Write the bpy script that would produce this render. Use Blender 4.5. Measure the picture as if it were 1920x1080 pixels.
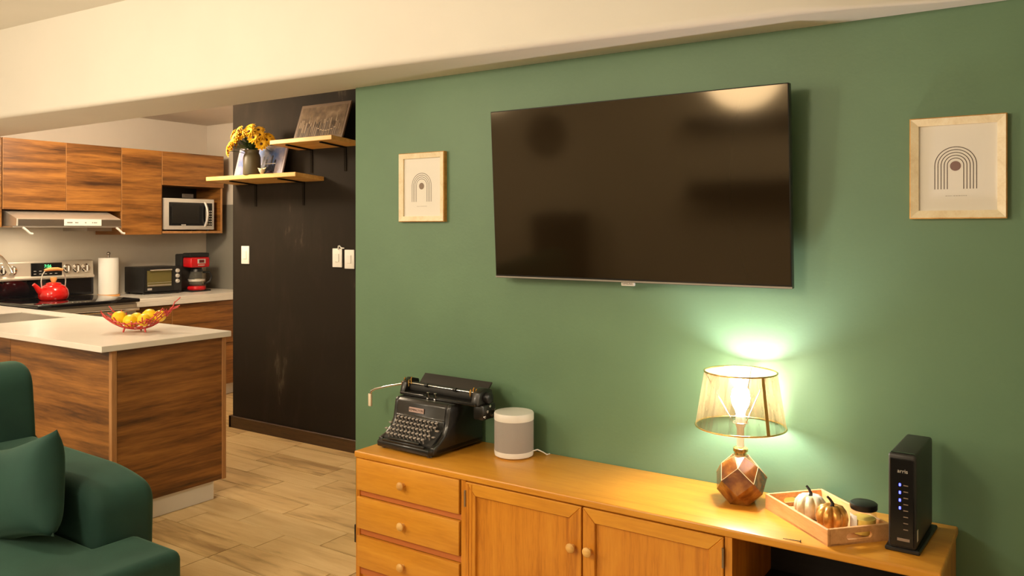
import bpy, bmesh, math, random
from mathutils import Vector, Matrix
R = math.radians
for o in list(bpy.data.objects): bpy.data.objects.remove(o)
sc = bpy.context.scene
COL = sc.collection
def srgb(r, g, b):
    f = lambda c: (c/255/12.92) if c/255 <= .04045 else ((c/255+.055)/1.055)**2.4
    return (f(r), f(g), f(b), 1)

# ------------------------------------------------------------------ camera
cd = bpy.data.cameras.new('camera'); cam = bpy.data.objects.new('camera', cd); COL.objects.link(cam)
cam.location = (0, 0, 1.45); cam.rotation_euler = (R(90), 0, R(34))
cd.sensor_width = 36; cd.lens = 36*1530/1920; cd.shift_y = -(540-431)/1920; cd.clip_start = .05
sc.camera = cam
# ------------------------------------------------------------------ world, lights, exposure
w = bpy.data.worlds.new('world'); sc.world = w; w.use_nodes = True
w.node_tree.nodes['Background'].inputs[0].default_value = (1, .8, .55, 1)
w.node_tree.nodes['Background'].inputs[1].default_value = .03
vs = sc.view_settings; vs.view_transform = 'Standard'; vs.look = 'None'; vs.gamma = 1; vs.use_curve_mapping = False; vs.exposure = 0
WARM = (1, .825, .61)
def area(name, loc, size, power, col=WARM, rot=(0, 0, 0), shape='DISK', spread=180):
    l = bpy.data.lights.new(name, 'AREA'); l.shape = shape; l.size = size; l.energy = power; l.color = col; l.spread = R(spread)
    o = bpy.data.objects.new(name, l); COL.objects.link(o); o.location = loc; o.rotation_euler = rot; return o
def point(name, loc, rad, power, col=WARM):
    l = bpy.data.lights.new(name, 'POINT'); l.shadow_soft_size = rad; l.energy = power; l.color = col
    o = bpy.data.objects.new(name, l); COL.objects.link(o); o.location = loc; return o
point('ceiling_lamp_light', (-3.5, .46, 2.20), .09, 64)
point('left_fill_light', (-5.0, -.4, 1.55), .18, 82)  # added low fill at the left, lifts beam soffit and peninsula front
point('room_lamp_light', (-2.0, -.75, 2.26), .30, 122)
point('kitchen_lamp_light', (-5.2, 2.93, 2.27), .12, 78)
area('hood_fill_light', (-6.42, 3.1, 1.464), .10, 2.2)  # added fill under the hood to brighten the backsplash

# ------------------------------------------------------------------ materials
MATS = {}
class NT:
    def __init__(s, name):
        s.m = bpy.data.materials.new(name); s.m.use_nodes = True; s.t = s.m.node_tree
        s.b = s.t.nodes['Principled BSDF']; MATS[name] = s.m
    def n(s, typ, **kw):
        nd = s.t.nodes.new(typ)
        for k, v in kw.items():
            if k.startswith('i_'): nd.inputs[int(k[2:]) if k[2:].isdigit() else k[2:].replace('_', ' ')].default_value = v
            else: setattr(nd, k, v)
        return nd
    def l(s, a, b): s.t.links.new(a, b)
    def ramp(s, fac, stops):
        r = s.n('ShaderNodeValToRGB'); s.l(fac, r.inputs[0]); e = r.color_ramp.elements
        while len(e) < len(stops): e.new(.5)
        for i, (p, c) in enumerate(stops): e[i].position = p; e[i].color = c
        return r.outputs[0]
    def set(s, **kw):
        for k, v in kw.items(): s.b.inputs[k.replace('_', ' ')].default_value = v
        return s
    def coords(s, scale, rnd=False):
        tc = s.n('ShaderNodeTexCoord'); mp = s.n('ShaderNodeMapping'); mp.inputs['Scale'].default_value = scale
        s.l(tc.outputs['Object'], mp.inputs[0])
        if rnd:
            oi = s.n('ShaderNodeObjectInfo'); mu = s.n('ShaderNodeMath', operation='MULTIPLY'); s.l(oi.outputs['Random'], mu.inputs[0]); mu.inputs[1].default_value = 37.0
            s.l(mu.outputs[0], mp.inputs['Location'])
        return mp.outputs[0]
    def noise(s, vec, scale, detail=4, dist=0, rough=.55):
        n = s.n('ShaderNodeTexNoise'); s.l(vec, n.inputs['Vector']); n.inputs['Scale'].default_value = scale; n.inputs['Detail'].default_value = detail
        n.inputs['Distortion'].default_value = dist; n.inputs['Roughness'].default_value = rough; return n.outputs['Fac']
    def bump(s, fac, strength=.1, dist=.01):
        b = s.n('ShaderNodeBump'); b.inputs['Strength'].default_value = strength; b.inputs['Distance'].default_value = dist
        s.l(fac, b.inputs['Height']); s.l(b.outputs[0], s.b.inputs['Normal'])
def plain(name, col, rough=.5, metal=0, **kw):
    t = NT(name); t.set(Base_Color=col if len(col) == 4 else (*col, 1), Roughness=rough, Metallic=metal, **kw); return t
def paint(name, col, var=.06, rough=.6, bump=.08, scale=60):
    t = NT(name); v = t.coords((1, 1, 1)); f = t.noise(v, 2.2, 5)
    c = col; t.l(t.ramp(f, [(.3, tuple(x*(1-var) for x in c[:3])+(1,)), (.7, tuple(min(1, x*(1+var)) for x in c[:3])+(1,))]), t.b.inputs['Base Color'])
    t.set(Roughness=rough); t.bump(t.noise(v, scale, 3), bump, .004); return t
def wood(name, dark, mid, light, scale, rough=.4, streak=6, fine=40, rnd=False, lo=.3, hi=.72, coat=0):
    t = NT(name); v = t.coords(scale, rnd)
    a = t.noise(v, streak, 6, .6, .6); b = t.noise(v, fine, 3, .2, .6)
    m = t.n('ShaderNodeMath', operation='MULTIPLY_ADD'); t.l(b, m.inputs[0]); m.inputs[1].default_value = .35
    s = t.n('ShaderNodeMath', operation='MULTIPLY_ADD'); t.l(a, s.inputs[0]); s.inputs[1].default_value = .9; s.inputs[2].default_value = -.12
    t.l(s.outputs[0], m.inputs[2])
    t.l(t.ramp(m.outputs[0], [(lo, dark), ((lo+hi)/2, mid), (hi, light)]), t.b.inputs['Base Color'])
    t.set(Roughness=rough, Coat_Weight=coat, Coat_Roughness=.25); t.bump(b, .06, .002); return t

paint('cream_paint', (.80, .765, .68, 1), .02, .7)
paint('ceiling_paint', (.80, .765, .68, 1), .02, .8)
paint('green_paint', (.118, .218, .118, 1), .07, .5, .10, 90)
paint('kitchen_paint', (.62, .55, .46, 1), .03, .7)
paint('grey_splash', (.20, .19, .16, 1), .08, .45)
paint('beige_splash', (.66, .60, .49, 1), .05, .4)
# chalky blackboard paint
t = NT('black_paint'); v = t.coords((6, 6, 1.6)); a = t.noise(v, 1.3, 6, .4, .65); b = t.noise(t.coords((1, 1, 1)), 1.6, 3)
mm = t.n('ShaderNodeMath', operation='MULTIPLY'); t.l(a, mm.inputs[0]); t.l(b, mm.inputs[1])
t.l(t.ramp(mm.outputs[0], [(.25, (.020, .015, .010, 1)), (.36, (.026, .019, .013, 1)), (.43, (.085, .068, .042, 1))]), t.b.inputs['Base Color']); t.set(Roughness=.8, Specular_IOR_Level=.12)
wood('kitchen_wood', (.045, .015, .004, 1), (.20, .076, .014, 1), (.37, .152, .030, 1), (.45, .45, 6.5), .42, 2.2, 15, True, .30, .66)
wood('edge_wood', srgb(150, 105, 60), srgb(175, 125, 75), srgb(190, 140, 90), (6, 6, .5), .5)
wood('pine', (.56, .22, .018, 1), (.70, .31, .030, 1), (.78, .38, .045, 1), (.7, 7, 7), .34, 2.4, 18, True, .25, .8, .3)
wood('pine_vertical', (.36, .105, .007, 1), (.64, .25, .022, 1), (.74, .33, .035, 1), (8, 8, .7), .34, 2.4, 20, True, .25, .8, .3)
wood('pine_shelf', srgb(205, 150, 75), srgb(228, 178, 98), srgb(238, 196, 120), (.8, 9, 9), .5, 2.4, 18, True)
wood('tray_wood', srgb(205, 150, 92), srgb(222, 168, 108), srgb(232, 182, 124), (2, 14, 14), .5, 3, 24)
wood('frame_wood', srgb(226, 206, 166), srgb(238, 222, 186), srgb(244, 232, 202), (9, 9, 9), .5, 3, 20)
wood('gold_edge_wood', srgb(190, 130, 60), srgb(212, 155, 80), srgb(225, 170, 95), (5, 5, 5), .4)
wood('baseboard_wood', srgb(52, 34, 18), srgb(70, 48, 26), srgb(84, 58, 32), (1, 1, 10), .4)
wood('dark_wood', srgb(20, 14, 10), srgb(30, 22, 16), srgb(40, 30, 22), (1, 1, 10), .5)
# floor plank tile
t = NT('plank_tile'); v = t.coords((1.1, 9, 9), True); a = t.noise(v, 2.0, 6, .5, .6); b = t.noise(v, 14, 3)
oi = t.n('ShaderNodeObjectInfo'); s1 = t.n('ShaderNodeMath', operation='MULTIPLY_ADD'); t.l(oi.outputs['Random'], s1.inputs[0]); s1.inputs[1].default_value = .28; s1.inputs[2].default_value = -.13
s2 = t.n('ShaderNodeMath', operation='ADD'); t.l(a, s2.inputs[0]); t.l(s1.outputs[0], s2.inputs[1])
t.l(t.ramp(s2.outputs[0], [(.28, (.40, .25, .105, 1)), (.46, (.66, .45, .20, 1)), (.68, (.76, .55, .27, 1))]), t.b.inputs['Base Color']); t.set(Roughness=.42); t.bump(b, .05, .002)
plain('grout', (.035, .022, .010), .95)
paint('worktop_stone', (.78, .73, .64, 1), .04, .32, .01)
plain('white_toekick', (.80, .77, .72), .45)
plain('white_plastic', (.80, .77, .70), .4)
plain('black_plastic', (.012, .012, .012), .35)
plain('black_gloss', (.008, .008, .008), .12)
plain('black_glass', (.006, .006, .007), .06)
plain('black_matte', (.02, .019, .017), .7)
plain('bracket_black', (.013, .010, .007), 1, 0, Specular_IOR_Level=.05)
plain('charcoal', (.03, .028, .026), .45)
plain('steel', (.74, .70, .64), .40, 1)
plain('dark_steel', (.40, .36, .31), .34, 1)
plain('brushed_steel', (.62, .55, .44), .42, .55)
plain('chrome', (.85, .83, .80), .12, 1)
plain('silver_plastic', (.66, .62, .56), .38, .3)
plain('brass', (.80, .55, .20), .25, 1)
plain('gold_band', (.55, .34, .08), .4, .3)
plain('red_enamel', (.62, .012, .01), .12, 0, Coat_Weight=.6)
plain('red_gloss', (.50, .008, .012), .2)
plain('coral_red', (.55, .05, .04), .35)
plain('light_wood', srgb(222, 160, 92), .5)
plain('paper_white', (.82, .79, .72), .8)
plain('print_paper', (.80, .76, .68), .6)
plain('ink_dark', (.09, .065, .05), .7)
plain('ink_mauve', (.24, .14, .12), .7)
plain('ink_pale', (.46, .42, .36), .7)
plain('ink_brown', (.26, .19, .14), .7)
plain('lace_white', (.80, .77, .70), .8)
plain('candle_wax', (.95, .72, .12), .5)
plain('fabric_grey', (.36, .33, .30), .9)
plain('plate_pink', (.55, .38, .34), .35, .2)
plain('key_cap', (.34, .30, .27), .25)
plain('typewriter_black', (.012, .011, .009), .30, 0, Coat_Weight=.15)
plain('ivory', (.80, .68, .50), .35)
plain('petal', (.98, .55, .008), .6)
plain('petal_dark', (.10, .03, .01), .7)
plain('leaf', (.045, .085, .022), .55)
plain('canister', (.10, .078, .035), .45)
plain('figurine', (.82, .68, .42), .5)
plain('lemon_skin', (.92, .62, .02), .38)
plain('sticker', (.72, .68, .58), .6)
t = plain('lemon_peel', (.92, .62, .02), .4); t.bump(t.noise(t.coords((1, 1, 1)), 220, 2), .25, .002)
t = plain('pumpkin_gold', (.80, .42, .08), .28, .55); t.l(t.ramp(t.noise(t.coords((1, 1, 1)), 18, 3), [(.35, (.48, .20, .03, 1)), (.65, (.90, .52, .14, 1))]), t.b.inputs['Base Color'])
t = plain('pumpkin_white', (.75, .68, .5), .35, .25); t.l(t.ramp(t.noise(t.coords((1, 1, 1)), 16, 3), [(.35, (.66, .54, .28, 1)), (.6, (.84, .80, .66, 1))]), t.b.inputs['Base Color'])
t = plain('velvet', (.014, .05, .03), .85, 0, Sheen_Weight=.22, Sheen_Roughness=.35, Sheen_Tint=(.4, .75, .5, 1)); f = t.noise(t.coords((1, 1, 1)), 5, 5)
t.l(t.ramp(f, [(.3, (.005, .035, .024, 1)), (.7, (.010, .054, .037, 1))]), t.b.inputs['Base Color']); t.bump(t.noise(t.coords((1, 1, 1)), 300, 2), .15, .002)
t = plain('ceramic_amber', (.30, .10, .02), .16, 0, Coat_Weight=.5); f = t.noise(t.coords((1, 1, 1)), 14, 5, .5)
t.l(t.ramp(f, [(.34, (.06, .018, .006, 1)), (.5, (.18, .058, .010, 1)), (.66, (.34, .15, .03, 1))]), t.b.inputs['Base Color'])
plain('ceramic_line', (.62, .48, .25), .3)
plain('tv_screen', (.013, .008, .0035), .085, 0, Specular_IOR_Level=.38, Specular_Tint=(1, .80, .52, 1))
plain('tv_bezel', (.02, .019, .018), .25)
def emis(name, col, st):
    t = plain(name, col, .5); t.set(Emission_Color=(*col, 1), Emission_Strength=st); return t
emis('blue_led', (.05, .06, 1), 9); emis('green_digits', (.1, .9, .25), 2.2); emis('bulb_glow', (1, .92, .91), 430)
# clear glass as an alpha mix so that light passes
def sheer(name, tint, body, fac, rough=.1, kind='ShaderNodeBsdfGlossy'):
    t = NT(name); tr = t.n('ShaderNodeBsdfTransparent'); tr.inputs[0].default_value = (*tint, 1)
    mx = t.n('ShaderNodeMixShader'); mx.inputs[0].default_value = fac
    t.set(Base_Color=(*body, 1), Roughness=rough); t.l(tr.outputs[0], mx.inputs[1]); t.l(t.b.outputs[0], mx.inputs[2])
    t.l(mx.outputs[0], t.t.nodes['Material Output'].inputs[0]); return t
sheer('clear_glass', (.98, .97, .93), (.5, .5, .45), .07, .05)
sheer('oven_glass', (.85, .82, .66), (.10, .09, .06), .25, .08)
t = sheer('shade_film', (.96, .91, .76), (.15, .115, .06), .40, .3)
v = t.coords((40, 40, .5)); f = t.noise(v, 1.4, 3); mr = t.n('ShaderNodeMapRange'); t.l(f, mr.inputs[0]); mr.inputs[1].default_value = .3; mr.inputs[2].default_value = .7; mr.inputs[3].default_value = .50; mr.inputs[4].default_value = .74
t.l(mr.outputs[0], [n for n in t.t.nodes if n.bl_idname == 'ShaderNodeMixShader'][0].inputs[0])
# prints
t = plain('sky_print', (.4, .45, .6), .25); v = t.coords((1, 1, 1)); f = t.noise(v, 9, 4)
t.l(t.ramp(f, [(.36, srgb(84, 108, 160)), (.5, srgb(128, 130, 158)), (.64, srgb(160, 152, 162))]), t.b.inputs['Base Color'])
t = plain('sepia_print', (.3, .25, .2), .25); v = t.coords((5, 1, 5)); f = t.noise(v, 3, 5)
t.l(t.ramp(f, [(.3, srgb(78, 62, 46)), (.5, srgb(104, 86, 66)), (.68, srgb(138, 116, 92))]), t.b.inputs['Base Color'])
M = MATS

# ------------------------------------------------------------------ mesh helpers
class MB:
    def __init__(s): s.bm = bmesh.new()
    def _merge(s, b, mat=None):
        if mat is not None: bmesh.ops.transform(b, matrix=mat, verts=b.verts)
        me = bpy.data.meshes.new('tmp'); b.to_mesh(me); b.free(); s.bm.from_mesh(me); bpy.data.meshes.remove(me); return s
    def box(s, x0, x1, y0, y1, z0, z1, bev=0, seg=2, mat=None):
        b = bmesh.new(); bmesh.ops.create_cube(b, size=1)
        for v in b.verts: v.co = ((x0+x1)/2+v.co.x*(x1-x0), (y0+y1)/2+v.co.y*(y1-y0), (z0+z1)/2+v.co.z*(z1-z0))
        if bev: bmesh.ops.bevel(b, geom=b.edges[:], offset=bev, segments=seg, profile=.5, affect='EDGES')
        return s._merge(b, mat)
    def prism(s, pts, axis, a0, a1, bev=0, seg=2, mat=None, caps=False):
        b = bmesh.new()
        def mk(p, a): return {'x': (a, p[0], p[1]), 'y': (p[0], a, p[1]), 'z': (p[0], p[1], a)}[axis]
        lo = [b.verts.new(mk(p, a0)) for p in pts]; hi = [b.verts.new(mk(p, a1)) for p in pts]; n = len(pts)
        b.faces.new(lo); b.faces.new(hi[::-1])
        for i in range(n): b.faces.new((lo[i], hi[i], hi[(i+1) % n], lo[(i+1) % n]))
        bmesh.ops.recalc_face_normals(b, faces=b.faces[:])
        if bev:
            ls, hs = set(lo), set(hi); ge = [e for e in b.edges if not caps or (e.verts[0] in ls) == (e.verts[1] in ls)]
            bmesh.ops.bevel(b, geom=ge, offset=bev, segments=seg, profile=.5, affect='EDGES')
        return s._merge(b, mat)
    def lathe(s, prof, n=32, c=(0, 0, 0), mat=None, ang=0, fn=None):
        b = bmesh.new(); rings = []
        for r, z in prof:
            if r < 1e-6: rings.append([b.verts.new((c[0], c[1], c[2]+z))])
            else:
                ring = []
                for i in range(n):
                    a = ang+2*math.pi*i/n; k = fn(a, r, z) if fn else 1
                    ring.append(b.verts.new((c[0]+r*k*math.cos(a), c[1]+r*k*math.sin(a), c[2]+z)))
                rings.append(ring)
        for p, q in zip(rings, rings[1:]):
            for i in range(n):
                j = (i+1) % n
                if len(p) == 1 and len(q) == 1: continue
                if len(p) == 1: b.faces.new((p[0], q[j], q[i]))
                elif len(q) == 1: b.faces.new((p[i], p[j], q[0]))
                else: b.faces.new((p[i], p[j], q[j], q[i]))
        bmesh.ops.recalc_face_normals(b, faces=b.faces[:])
        return s._merge(b, mat)
    def tube(s, pts, r, n=8, cap=True, mat=None):
        pts = [Vector(p) for p in pts]; b = bmesh.new(); rings = []
        rr = r if isinstance(r, (list, tuple)) else [r]*len(pts); up = None
        for i, p in enumerate(pts):
            d = (pts[min(i+1, len(pts)-1)]-pts[max(i-1, 0)]).normalized()
            if up is None: up = Vector((0, 0, 1)) if abs(d.z) < .9 else Vector((1, 0, 0))
            u = d.cross(up).normalized(); up2 = u.cross(d).normalized(); up = up2
            rings.append([b.verts.new(p+(u*math.cos(2*math.pi*k/n)+up2*math.sin(2*math.pi*k/n))*rr[i]) for k in range(n)])
        for p, q in zip(rings, rings[1:]):
            for k in range(n): b.faces.new((p[k], p[(k+1) % n], q[(k+1) % n], q[k]))
        if cap: b.faces.new(rings[0][::-1]); b.faces.new(rings[-1])
        bmesh.ops.recalc_face_normals(b, faces=b.faces[:])
        return s._merge(b, mat)
    def quad(s, pts):
        s.bm.faces.new([s.bm.verts.new(p) for p in pts]); return s
    def build(s, name, mat, parent=None, smooth=None, world=True, mods=None):
        if parent is not None and world:
            off = Vector((0, 0, 0)); q = parent
            while q is not None: off += q.location; q = q.parent
            bmesh.ops.translate(s.bm, vec=-off, verts=s.bm.verts)
        me = bpy.data.meshes.new(name); s.bm.to_mesh(me); s.bm.free()
        if smooth is not None:
            for p in me.polygons: p.use_smooth = True
            if smooth < 180: me.set_sharp_from_angle(angle=R(smooth))
        me.materials.append(M[mat] if isinstance(mat, str) else mat)
        o = bpy.data.objects.new(name, me); COL.objects.link(o); o.parent = parent
        return o
def tag(o, label, cat=None, group=None, kind=None):
    o['label'] = label
    if cat: o['category'] = cat
    if group: o['group'] = group
    if kind: o['kind'] = kind
    return o
def thing(name, label, cat, loc=(0, 0, 0), rotz=0, group=None):
    o = bpy.data.objects.new(name, None); COL.objects.link(o); o.empty_display_size = .05
    o.location = loc; o.rotation_euler = (0, 0, rotz); return tag(o, label, cat, group)
def struct(name, mb, mat, label, smooth=None): return tag(mb.build(name, mat, None, smooth), label, kind='structure')
def text(name, body, size, mat, parent, loc, rot, ext=.0004, world=True):
    c = bpy.data.curves.new('txt', 'FONT'); c.body = body; c.size = size; c.extrude = ext; c.align_x = 'CENTER'; c.align_y = 'CENTER'
    o = bpy.data.objects.new('txt', c); COL.objects.link(o); me = bpy.data.meshes.new_from_object(o); bpy.data.objects.remove(o)
    mtx = Matrix.Translation(loc) @ Matrix.Rotation(rot[2], 4, 'Z') @ Matrix.Rotation(rot[1], 4, 'Y') @ Matrix.Rotation(rot[0], 4, 'X')
    me.transform(mtx); mb = MB(); mb.bm.from_mesh(me); return mb.build(name, mat, parent, None, world)
def copy_mesh(o, parent, loc, rot=None, scale=None):
    c = o.copy(); COL.objects.link(c); c.parent = parent; c.location = loc
    if rot: c.rotation_euler = rot
    if scale: c.scale = scale
    return c
FY = (R(90), 0, 0)              # lettering that faces -Y
FX = (R(90), 0, R(90))          # lettering that faces +X

# ================================================================== the setting
G, B, KX, KY = 2.815, 3.83, -6.75, 4.815
fl = struct('floor', MB().box(-7, 2.2, -2.3, 5, -.06, -.004), 'grout', 'wood-look plank tile floor laid in staggered rows')
tm = MB().box(-.2888, .2888, -.0910, .0910, -.012, 0); tile0 = tm.build('plank', 'plank_tile', fl); first = True
random.seed(4); pitch = .5815
offs = {0: -3.14, 1: -3.06, 2: -3.41, 3: -3.30, 4: -3.72}
rows = range(-9, 14)
for k in rows:
    y = 2.24+.1855*k+.0928
    x0 = offs.get(k, random.uniform(-3.6, -3.0))
    for i in range(-6, 7):
        xc = x0+pitch*(i+.5)
        if not (-6.2 < xc < .2) or y > 4.78: continue
        if y > 2.85 and xc > -2.5: continue
        if 2.25 < y < 2.75 and xc < -4.2: continue
        if y < 1.3 and xc < -3.7: continue
        if first: tile0.location = (xc, y, 0); first = False
        else: copy_mesh(tile0, fl, (xc, y, 0))
struct('wall_back', MB().box(-2.80, 2.1, G, G+.12, 0, 2.70), 'green_paint', 'dark green painted wall behind the television and sideboard')
struct('wall_blackboard', MB().box(-5.06, -2.4, B, B+.12, 0, 2.70), 'black_paint', 'smudged black chalkboard wall between kitchen and green wall')
struct('wall_light_stop', MB().box(-2.52, -2.40, G+.12, B, 0, 2.70), 'cream_paint', 'unseen cream wall added to stop light leaking behind the green wall')  # hidden closing wall, added against light leaks
struct('wall_kitchen_end', MB().box(KX-.1, -5.06, KY, KY+.1, 0, 2.70), 'kitchen_paint', 'beige end wall of the kitchen beside the chalkboard wall')
struct('wall_kitchen_return', MB().box(-5.18, -5.06, B+.12, KY, 0, 2.70), 'kitchen_paint', 'wall closing the kitchen behind the chalkboard wall')
struct('wall_left', MB().box(KX-.1, KX, -2.2, KY, 0, 2.70), 'kitchen_paint', 'beige wall behind the kitchen cabinets')
struct('wall_right', MB().box(2.0, 2.1, -2.2, G, 0, 2.70), 'cream_paint', 'cream wall at the right end of the living room')
struct('wall_front', MB().box(KX, 2.1, -2.12, -2.0, 0, 2.70), 'cream_paint', 'cream wall opposite the television')
struct('ceiling', MB().box(KX, 2.1, -2.1, 2.6, 2.66, 2.76), 'ceiling_paint', 'flat cream ceiling of the living room')
struct('ceiling_kitchen', MB().box(KX, -2.4, 2.62, KY, 2.44, 2.54), 'kitchen_paint', 'lower flat ceiling of the kitchen')
front = [(-6.75, 2.29), (-5.33, 2.362), (-3.77, 2.444), (-2.5, 2.488), (-1.5, 2.55), (-.71, 2.61), (-.53, 2.655), (-.36, 2.71), (-.15, 2.765), (.15, 2.80), (2.05, 2.812)]
bb = bmesh.new(); cols = []
for i, (x, y) in enumerate(front):
    sec = [(y, 2.70)]
    r = .028 if i < 6 else .012
    r = min(r, max(.002, (2.82-y)*.4))
    for k in range(6):
        a = math.pi/2*k/5; sec.append((y+r-r*math.cos(a), 2.128+r-r*math.sin(a)))
    sec += [(2.83, 2.128), (2.83, 2.70)]
    cols.append([bb.verts.new((x, p[0], p[1])) for p in sec])
for p, q in zip(cols, cols[1:]):
    for k in range(len(p)): j = (k+1) % len(p); bb.faces.new((p[k], p[j], q[j], q[k]))
bb.faces.new(cols[0]); bb.faces.new(cols[-1][::-1]); bmesh.ops.recalc_face_normals(bb, faces=bb.faces[:])
beam = MB(); beam._merge(bb)
struct('ceiling_beam', beam, 'cream_paint', 'deep cream ceiling beam running above the green wall', 40)
struct('baseboard_blackboard', MB().box(-5.085, -2.5, B-.018, B, 0, .085, .003, 1).box(-5.085, -5.061, B-.018, B+.12, 0, .085), 'baseboard_wood', 'dark brown baseboard under the chalkboard wall')
sp = struct('trim_backsplash', MB().box(KX, KX+.004, 2.0, KY, .90, 1.60), 'beige_splash', 'beige stone backsplash over the kitchen worktop')
struct('trim_splash_end', MB().box(KX+.005, -5.19, KY-.012, KY, .90, 1.683), 'grey_splash', 'grey stone backsplash on the kitchen end wall')

# ================================================================== kitchen
def cabinet_front(mb, x, y0, y1, z0, z1, th=.018): mb.box(x-th, x, y0+.0015, y1-.0015, z0, z1, .0015, 1); return mb
# peninsula
pen = thing('kitchen_peninsula', 'brown wood-veneer kitchen peninsula with pale toe kick behind the green sofa', 'cabinet', (-5.0, 2.45, 0))
MB().box(-6.7, -5.80, 2.19, 2.79, .10, .868).box(-5.17, -3.80, 2.19, 2.79, .10, .868).box(-5.80, -5.17, 2.19, 2.79, .10, .66).build('body', 'kitchen_wood', pen)
MB().box(-3.80, -3.775, 2.195, 2.785, .102, .868).build('end_panel', 'kitchen_wood', pen)
for x0, x1 in ((-4.772, -3.795), (-5.76, -4.776), (-6.7, -5.764)): MB().box(x0, x1, 2.168, 2.19, .102, .868, .001, 1).build('front_panel', 'kitchen_wood', pen)
for a in ((-3.797, -3.772, 2.166, 2.194), (-3.80, -3.772, 2.786, 2.812)): tag(MB().box(*a, .10, .868, .002, 1).build('edge_strip', 'edge_wood', pen), 'pale wood corner strip')
tag(MB().box(-6.7, -3.79, 2.21, 2.745, .002, .10).build('toe_kick', 'white_toekick', pen), 'pale grey toe kick')
# worktops
sx0, sx1, sy0, sy1 = -5.78, -5.19, 2.27, 2.69
wt = MB().box(KX+.006, sx0, 2.105, 2.83, .870, .90).box(sx1, -3.752, 2.105, 2.83, .870, .90, .002, 1).box(sx0, sx1, 2.105, sy0, .870, .90).box(sx0, sx1, sy1, 2.83, .870, .90)
tag(wt.build('peninsula_worktop', 'worktop_stone'), 'cream stone worktop on the peninsula, with the sink cut into it', 'worktop')
snk = thing('sink', 'stainless steel sink bowl let into the peninsula worktop', 'sink', (-5.485, 2.48, .70))
b = MB(); e = .003
b.box(sx0+e, sx1-e, sy0+e, sy1-e, .70, .704)
for a in ((sx0+e, sx0+e+.004, sy0+e, sy1-e), (sx1-e-.004, sx1-e, sy0+e, sy1-e), (sx0+e, sx1-e, sy0+e, sy0+e+.004), (sx0+e, sx1-e, sy1-e-.004, sy1-e)): b.box(*a, .704, .897)
b.build('bowl', 'steel', snk); MB().lathe([(0, 0), (.03, 0), (.035, .004), (.0, .006)], 16, (-5.485, 2.48, .704)).build('drain', 'dark_steel', snk)
fau = thing('kitchen_faucet', 'chrome gooseneck kitchen faucet at the left edge beside the sink', 'faucet', (-5.95, 2.5, .90))
MB().lathe([(0, 0), (.028, 0), (.028, .03), (.018, .05), (.018, .09), (0, .09)], 20, (-5.95, 2.5, .90)).build('base', 'chrome', fau, 40)
arc = [(-5.95, 2.5, .98), (-5.95, 2.5, 1.10)]+[(-5.95+.225-.225*math.cos(math.pi*k/14), 2.5, 1.10+.19*math.sin(math.pi*k/14)) for k in range(1, 12)]
MB().tube(arc, .013, 12).build('spout', 'chrome', fau, 60)
p1, p0 = Vector(arc[-1]), Vector(arc[-2]); dd = (p1-p0).normalized()
MB().tube([p1, p1+dd*.06, p1+dd*.075], [.016, .018, .014], 12).build('spray_head', 'chrome', fau, 60)
MB().tube([(-5.95, 2.49, .96), (-5.95, 2.44, .985), (-5.95, 2.41, 1.02)], .006, 8).build('lever', 'chrome', fau, 60)
bw = MB().box(KX+.006, -6.04, 3.61, KY-.013, .872, .90, .002, 1).box(-6.062, -6.04, 3.61, KY-.013, .838, .872, .002, 1)
tag(bw.build('back_worktop', 'worktop_stone'), 'cream stone worktop under the toaster oven and coffee maker', 'worktop')
for i, (y0, y1, lab) in enumerate(((3.615, 3.995, 'narrow brown base cabinet directly right of the range'), (3.999, 4.80, 'wide brown base cabinet under the coffee maker'))):
    c = thing('base_cabinet', lab, 'cabinet', (-6.4, (y0+y1)/2, 0), 0, 'base cabinets along the kitchen wall')
    MB().box(-6.70, -6.085, y0, y1, .10, .836).build('body', 'kitchen_wood', c)
    if i == 0: cabinet_front(MB(), -6.065, y0, y1, .105, .832).build('door', 'kitchen_wood', c)
    else:
        for z0, z1 in ((.105, .46), (.464, .832)): cabinet_front(MB(), -6.065, y0, y1, z0, z1).build('drawer_front', 'kitchen_wood', c)
    MB().box(-6.70, -6.13, y0, y1, .002, .10).build('toe_kick', 'white_toekick', c)
    MB().box(-6.084, -6.066, y0-.001, y0+.0025, .105, .834).build('edge_strip', 'edge_wood', c)
# range
rg = thing('kitchen_range', 'stainless steel range with black glass cooktop and knobs on the back panel', 'stove', (-6.3, 3.22, 0))
Y0, Y1 = 2.845, 3.60
MB().box(-6.70, -5.93, Y0, Y1, .06, .898).build('body', 'steel', rg)
MB().box(-6.60, -5.87, Y0-.004, Y1, .898, .924, .008, 3).build('cooktop', 'black_glass', rg, 40)
MB().box(-5.93, -5.892, Y0+.01, Y1-.01, .22, .80, .006, 2).build('oven_door', 'steel', rg, 40)
MB().box(-5.892, -5.888, Y0+.1, Y1-.1, .36, .68).build('oven_window', 'black_glass', rg)
hm = MB().tube([(-5.845, Y0+.03, .848), (-5.845, Y1-.03, .848)], .013, 12)
for y in (Y0+.06, Y1-.06): hm.box(-5.905, -5.845, y-.008, y+.008, .840, .856)
hm.build('oven_handle', 'chrome', rg, 50)
MB().box(-5.93, -5.905, Y0+.005, Y1-.005, .83, .885, .004, 2).build('front_rail', 'brushed_steel', rg, 40)
MB().box(-5.93, -5.893, Y0+.01, Y1-.01, .07, .21, .005, 2).build('storage_drawer', 'steel', rg, 40)
MB().prism([(-6.70, .925), (-6.60, .925), (-6.60, 1.062), (-6.70, 1.062)], 'y', Y0, Y1+.035).build('backguard_glass', 'black_glass', rg)
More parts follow.
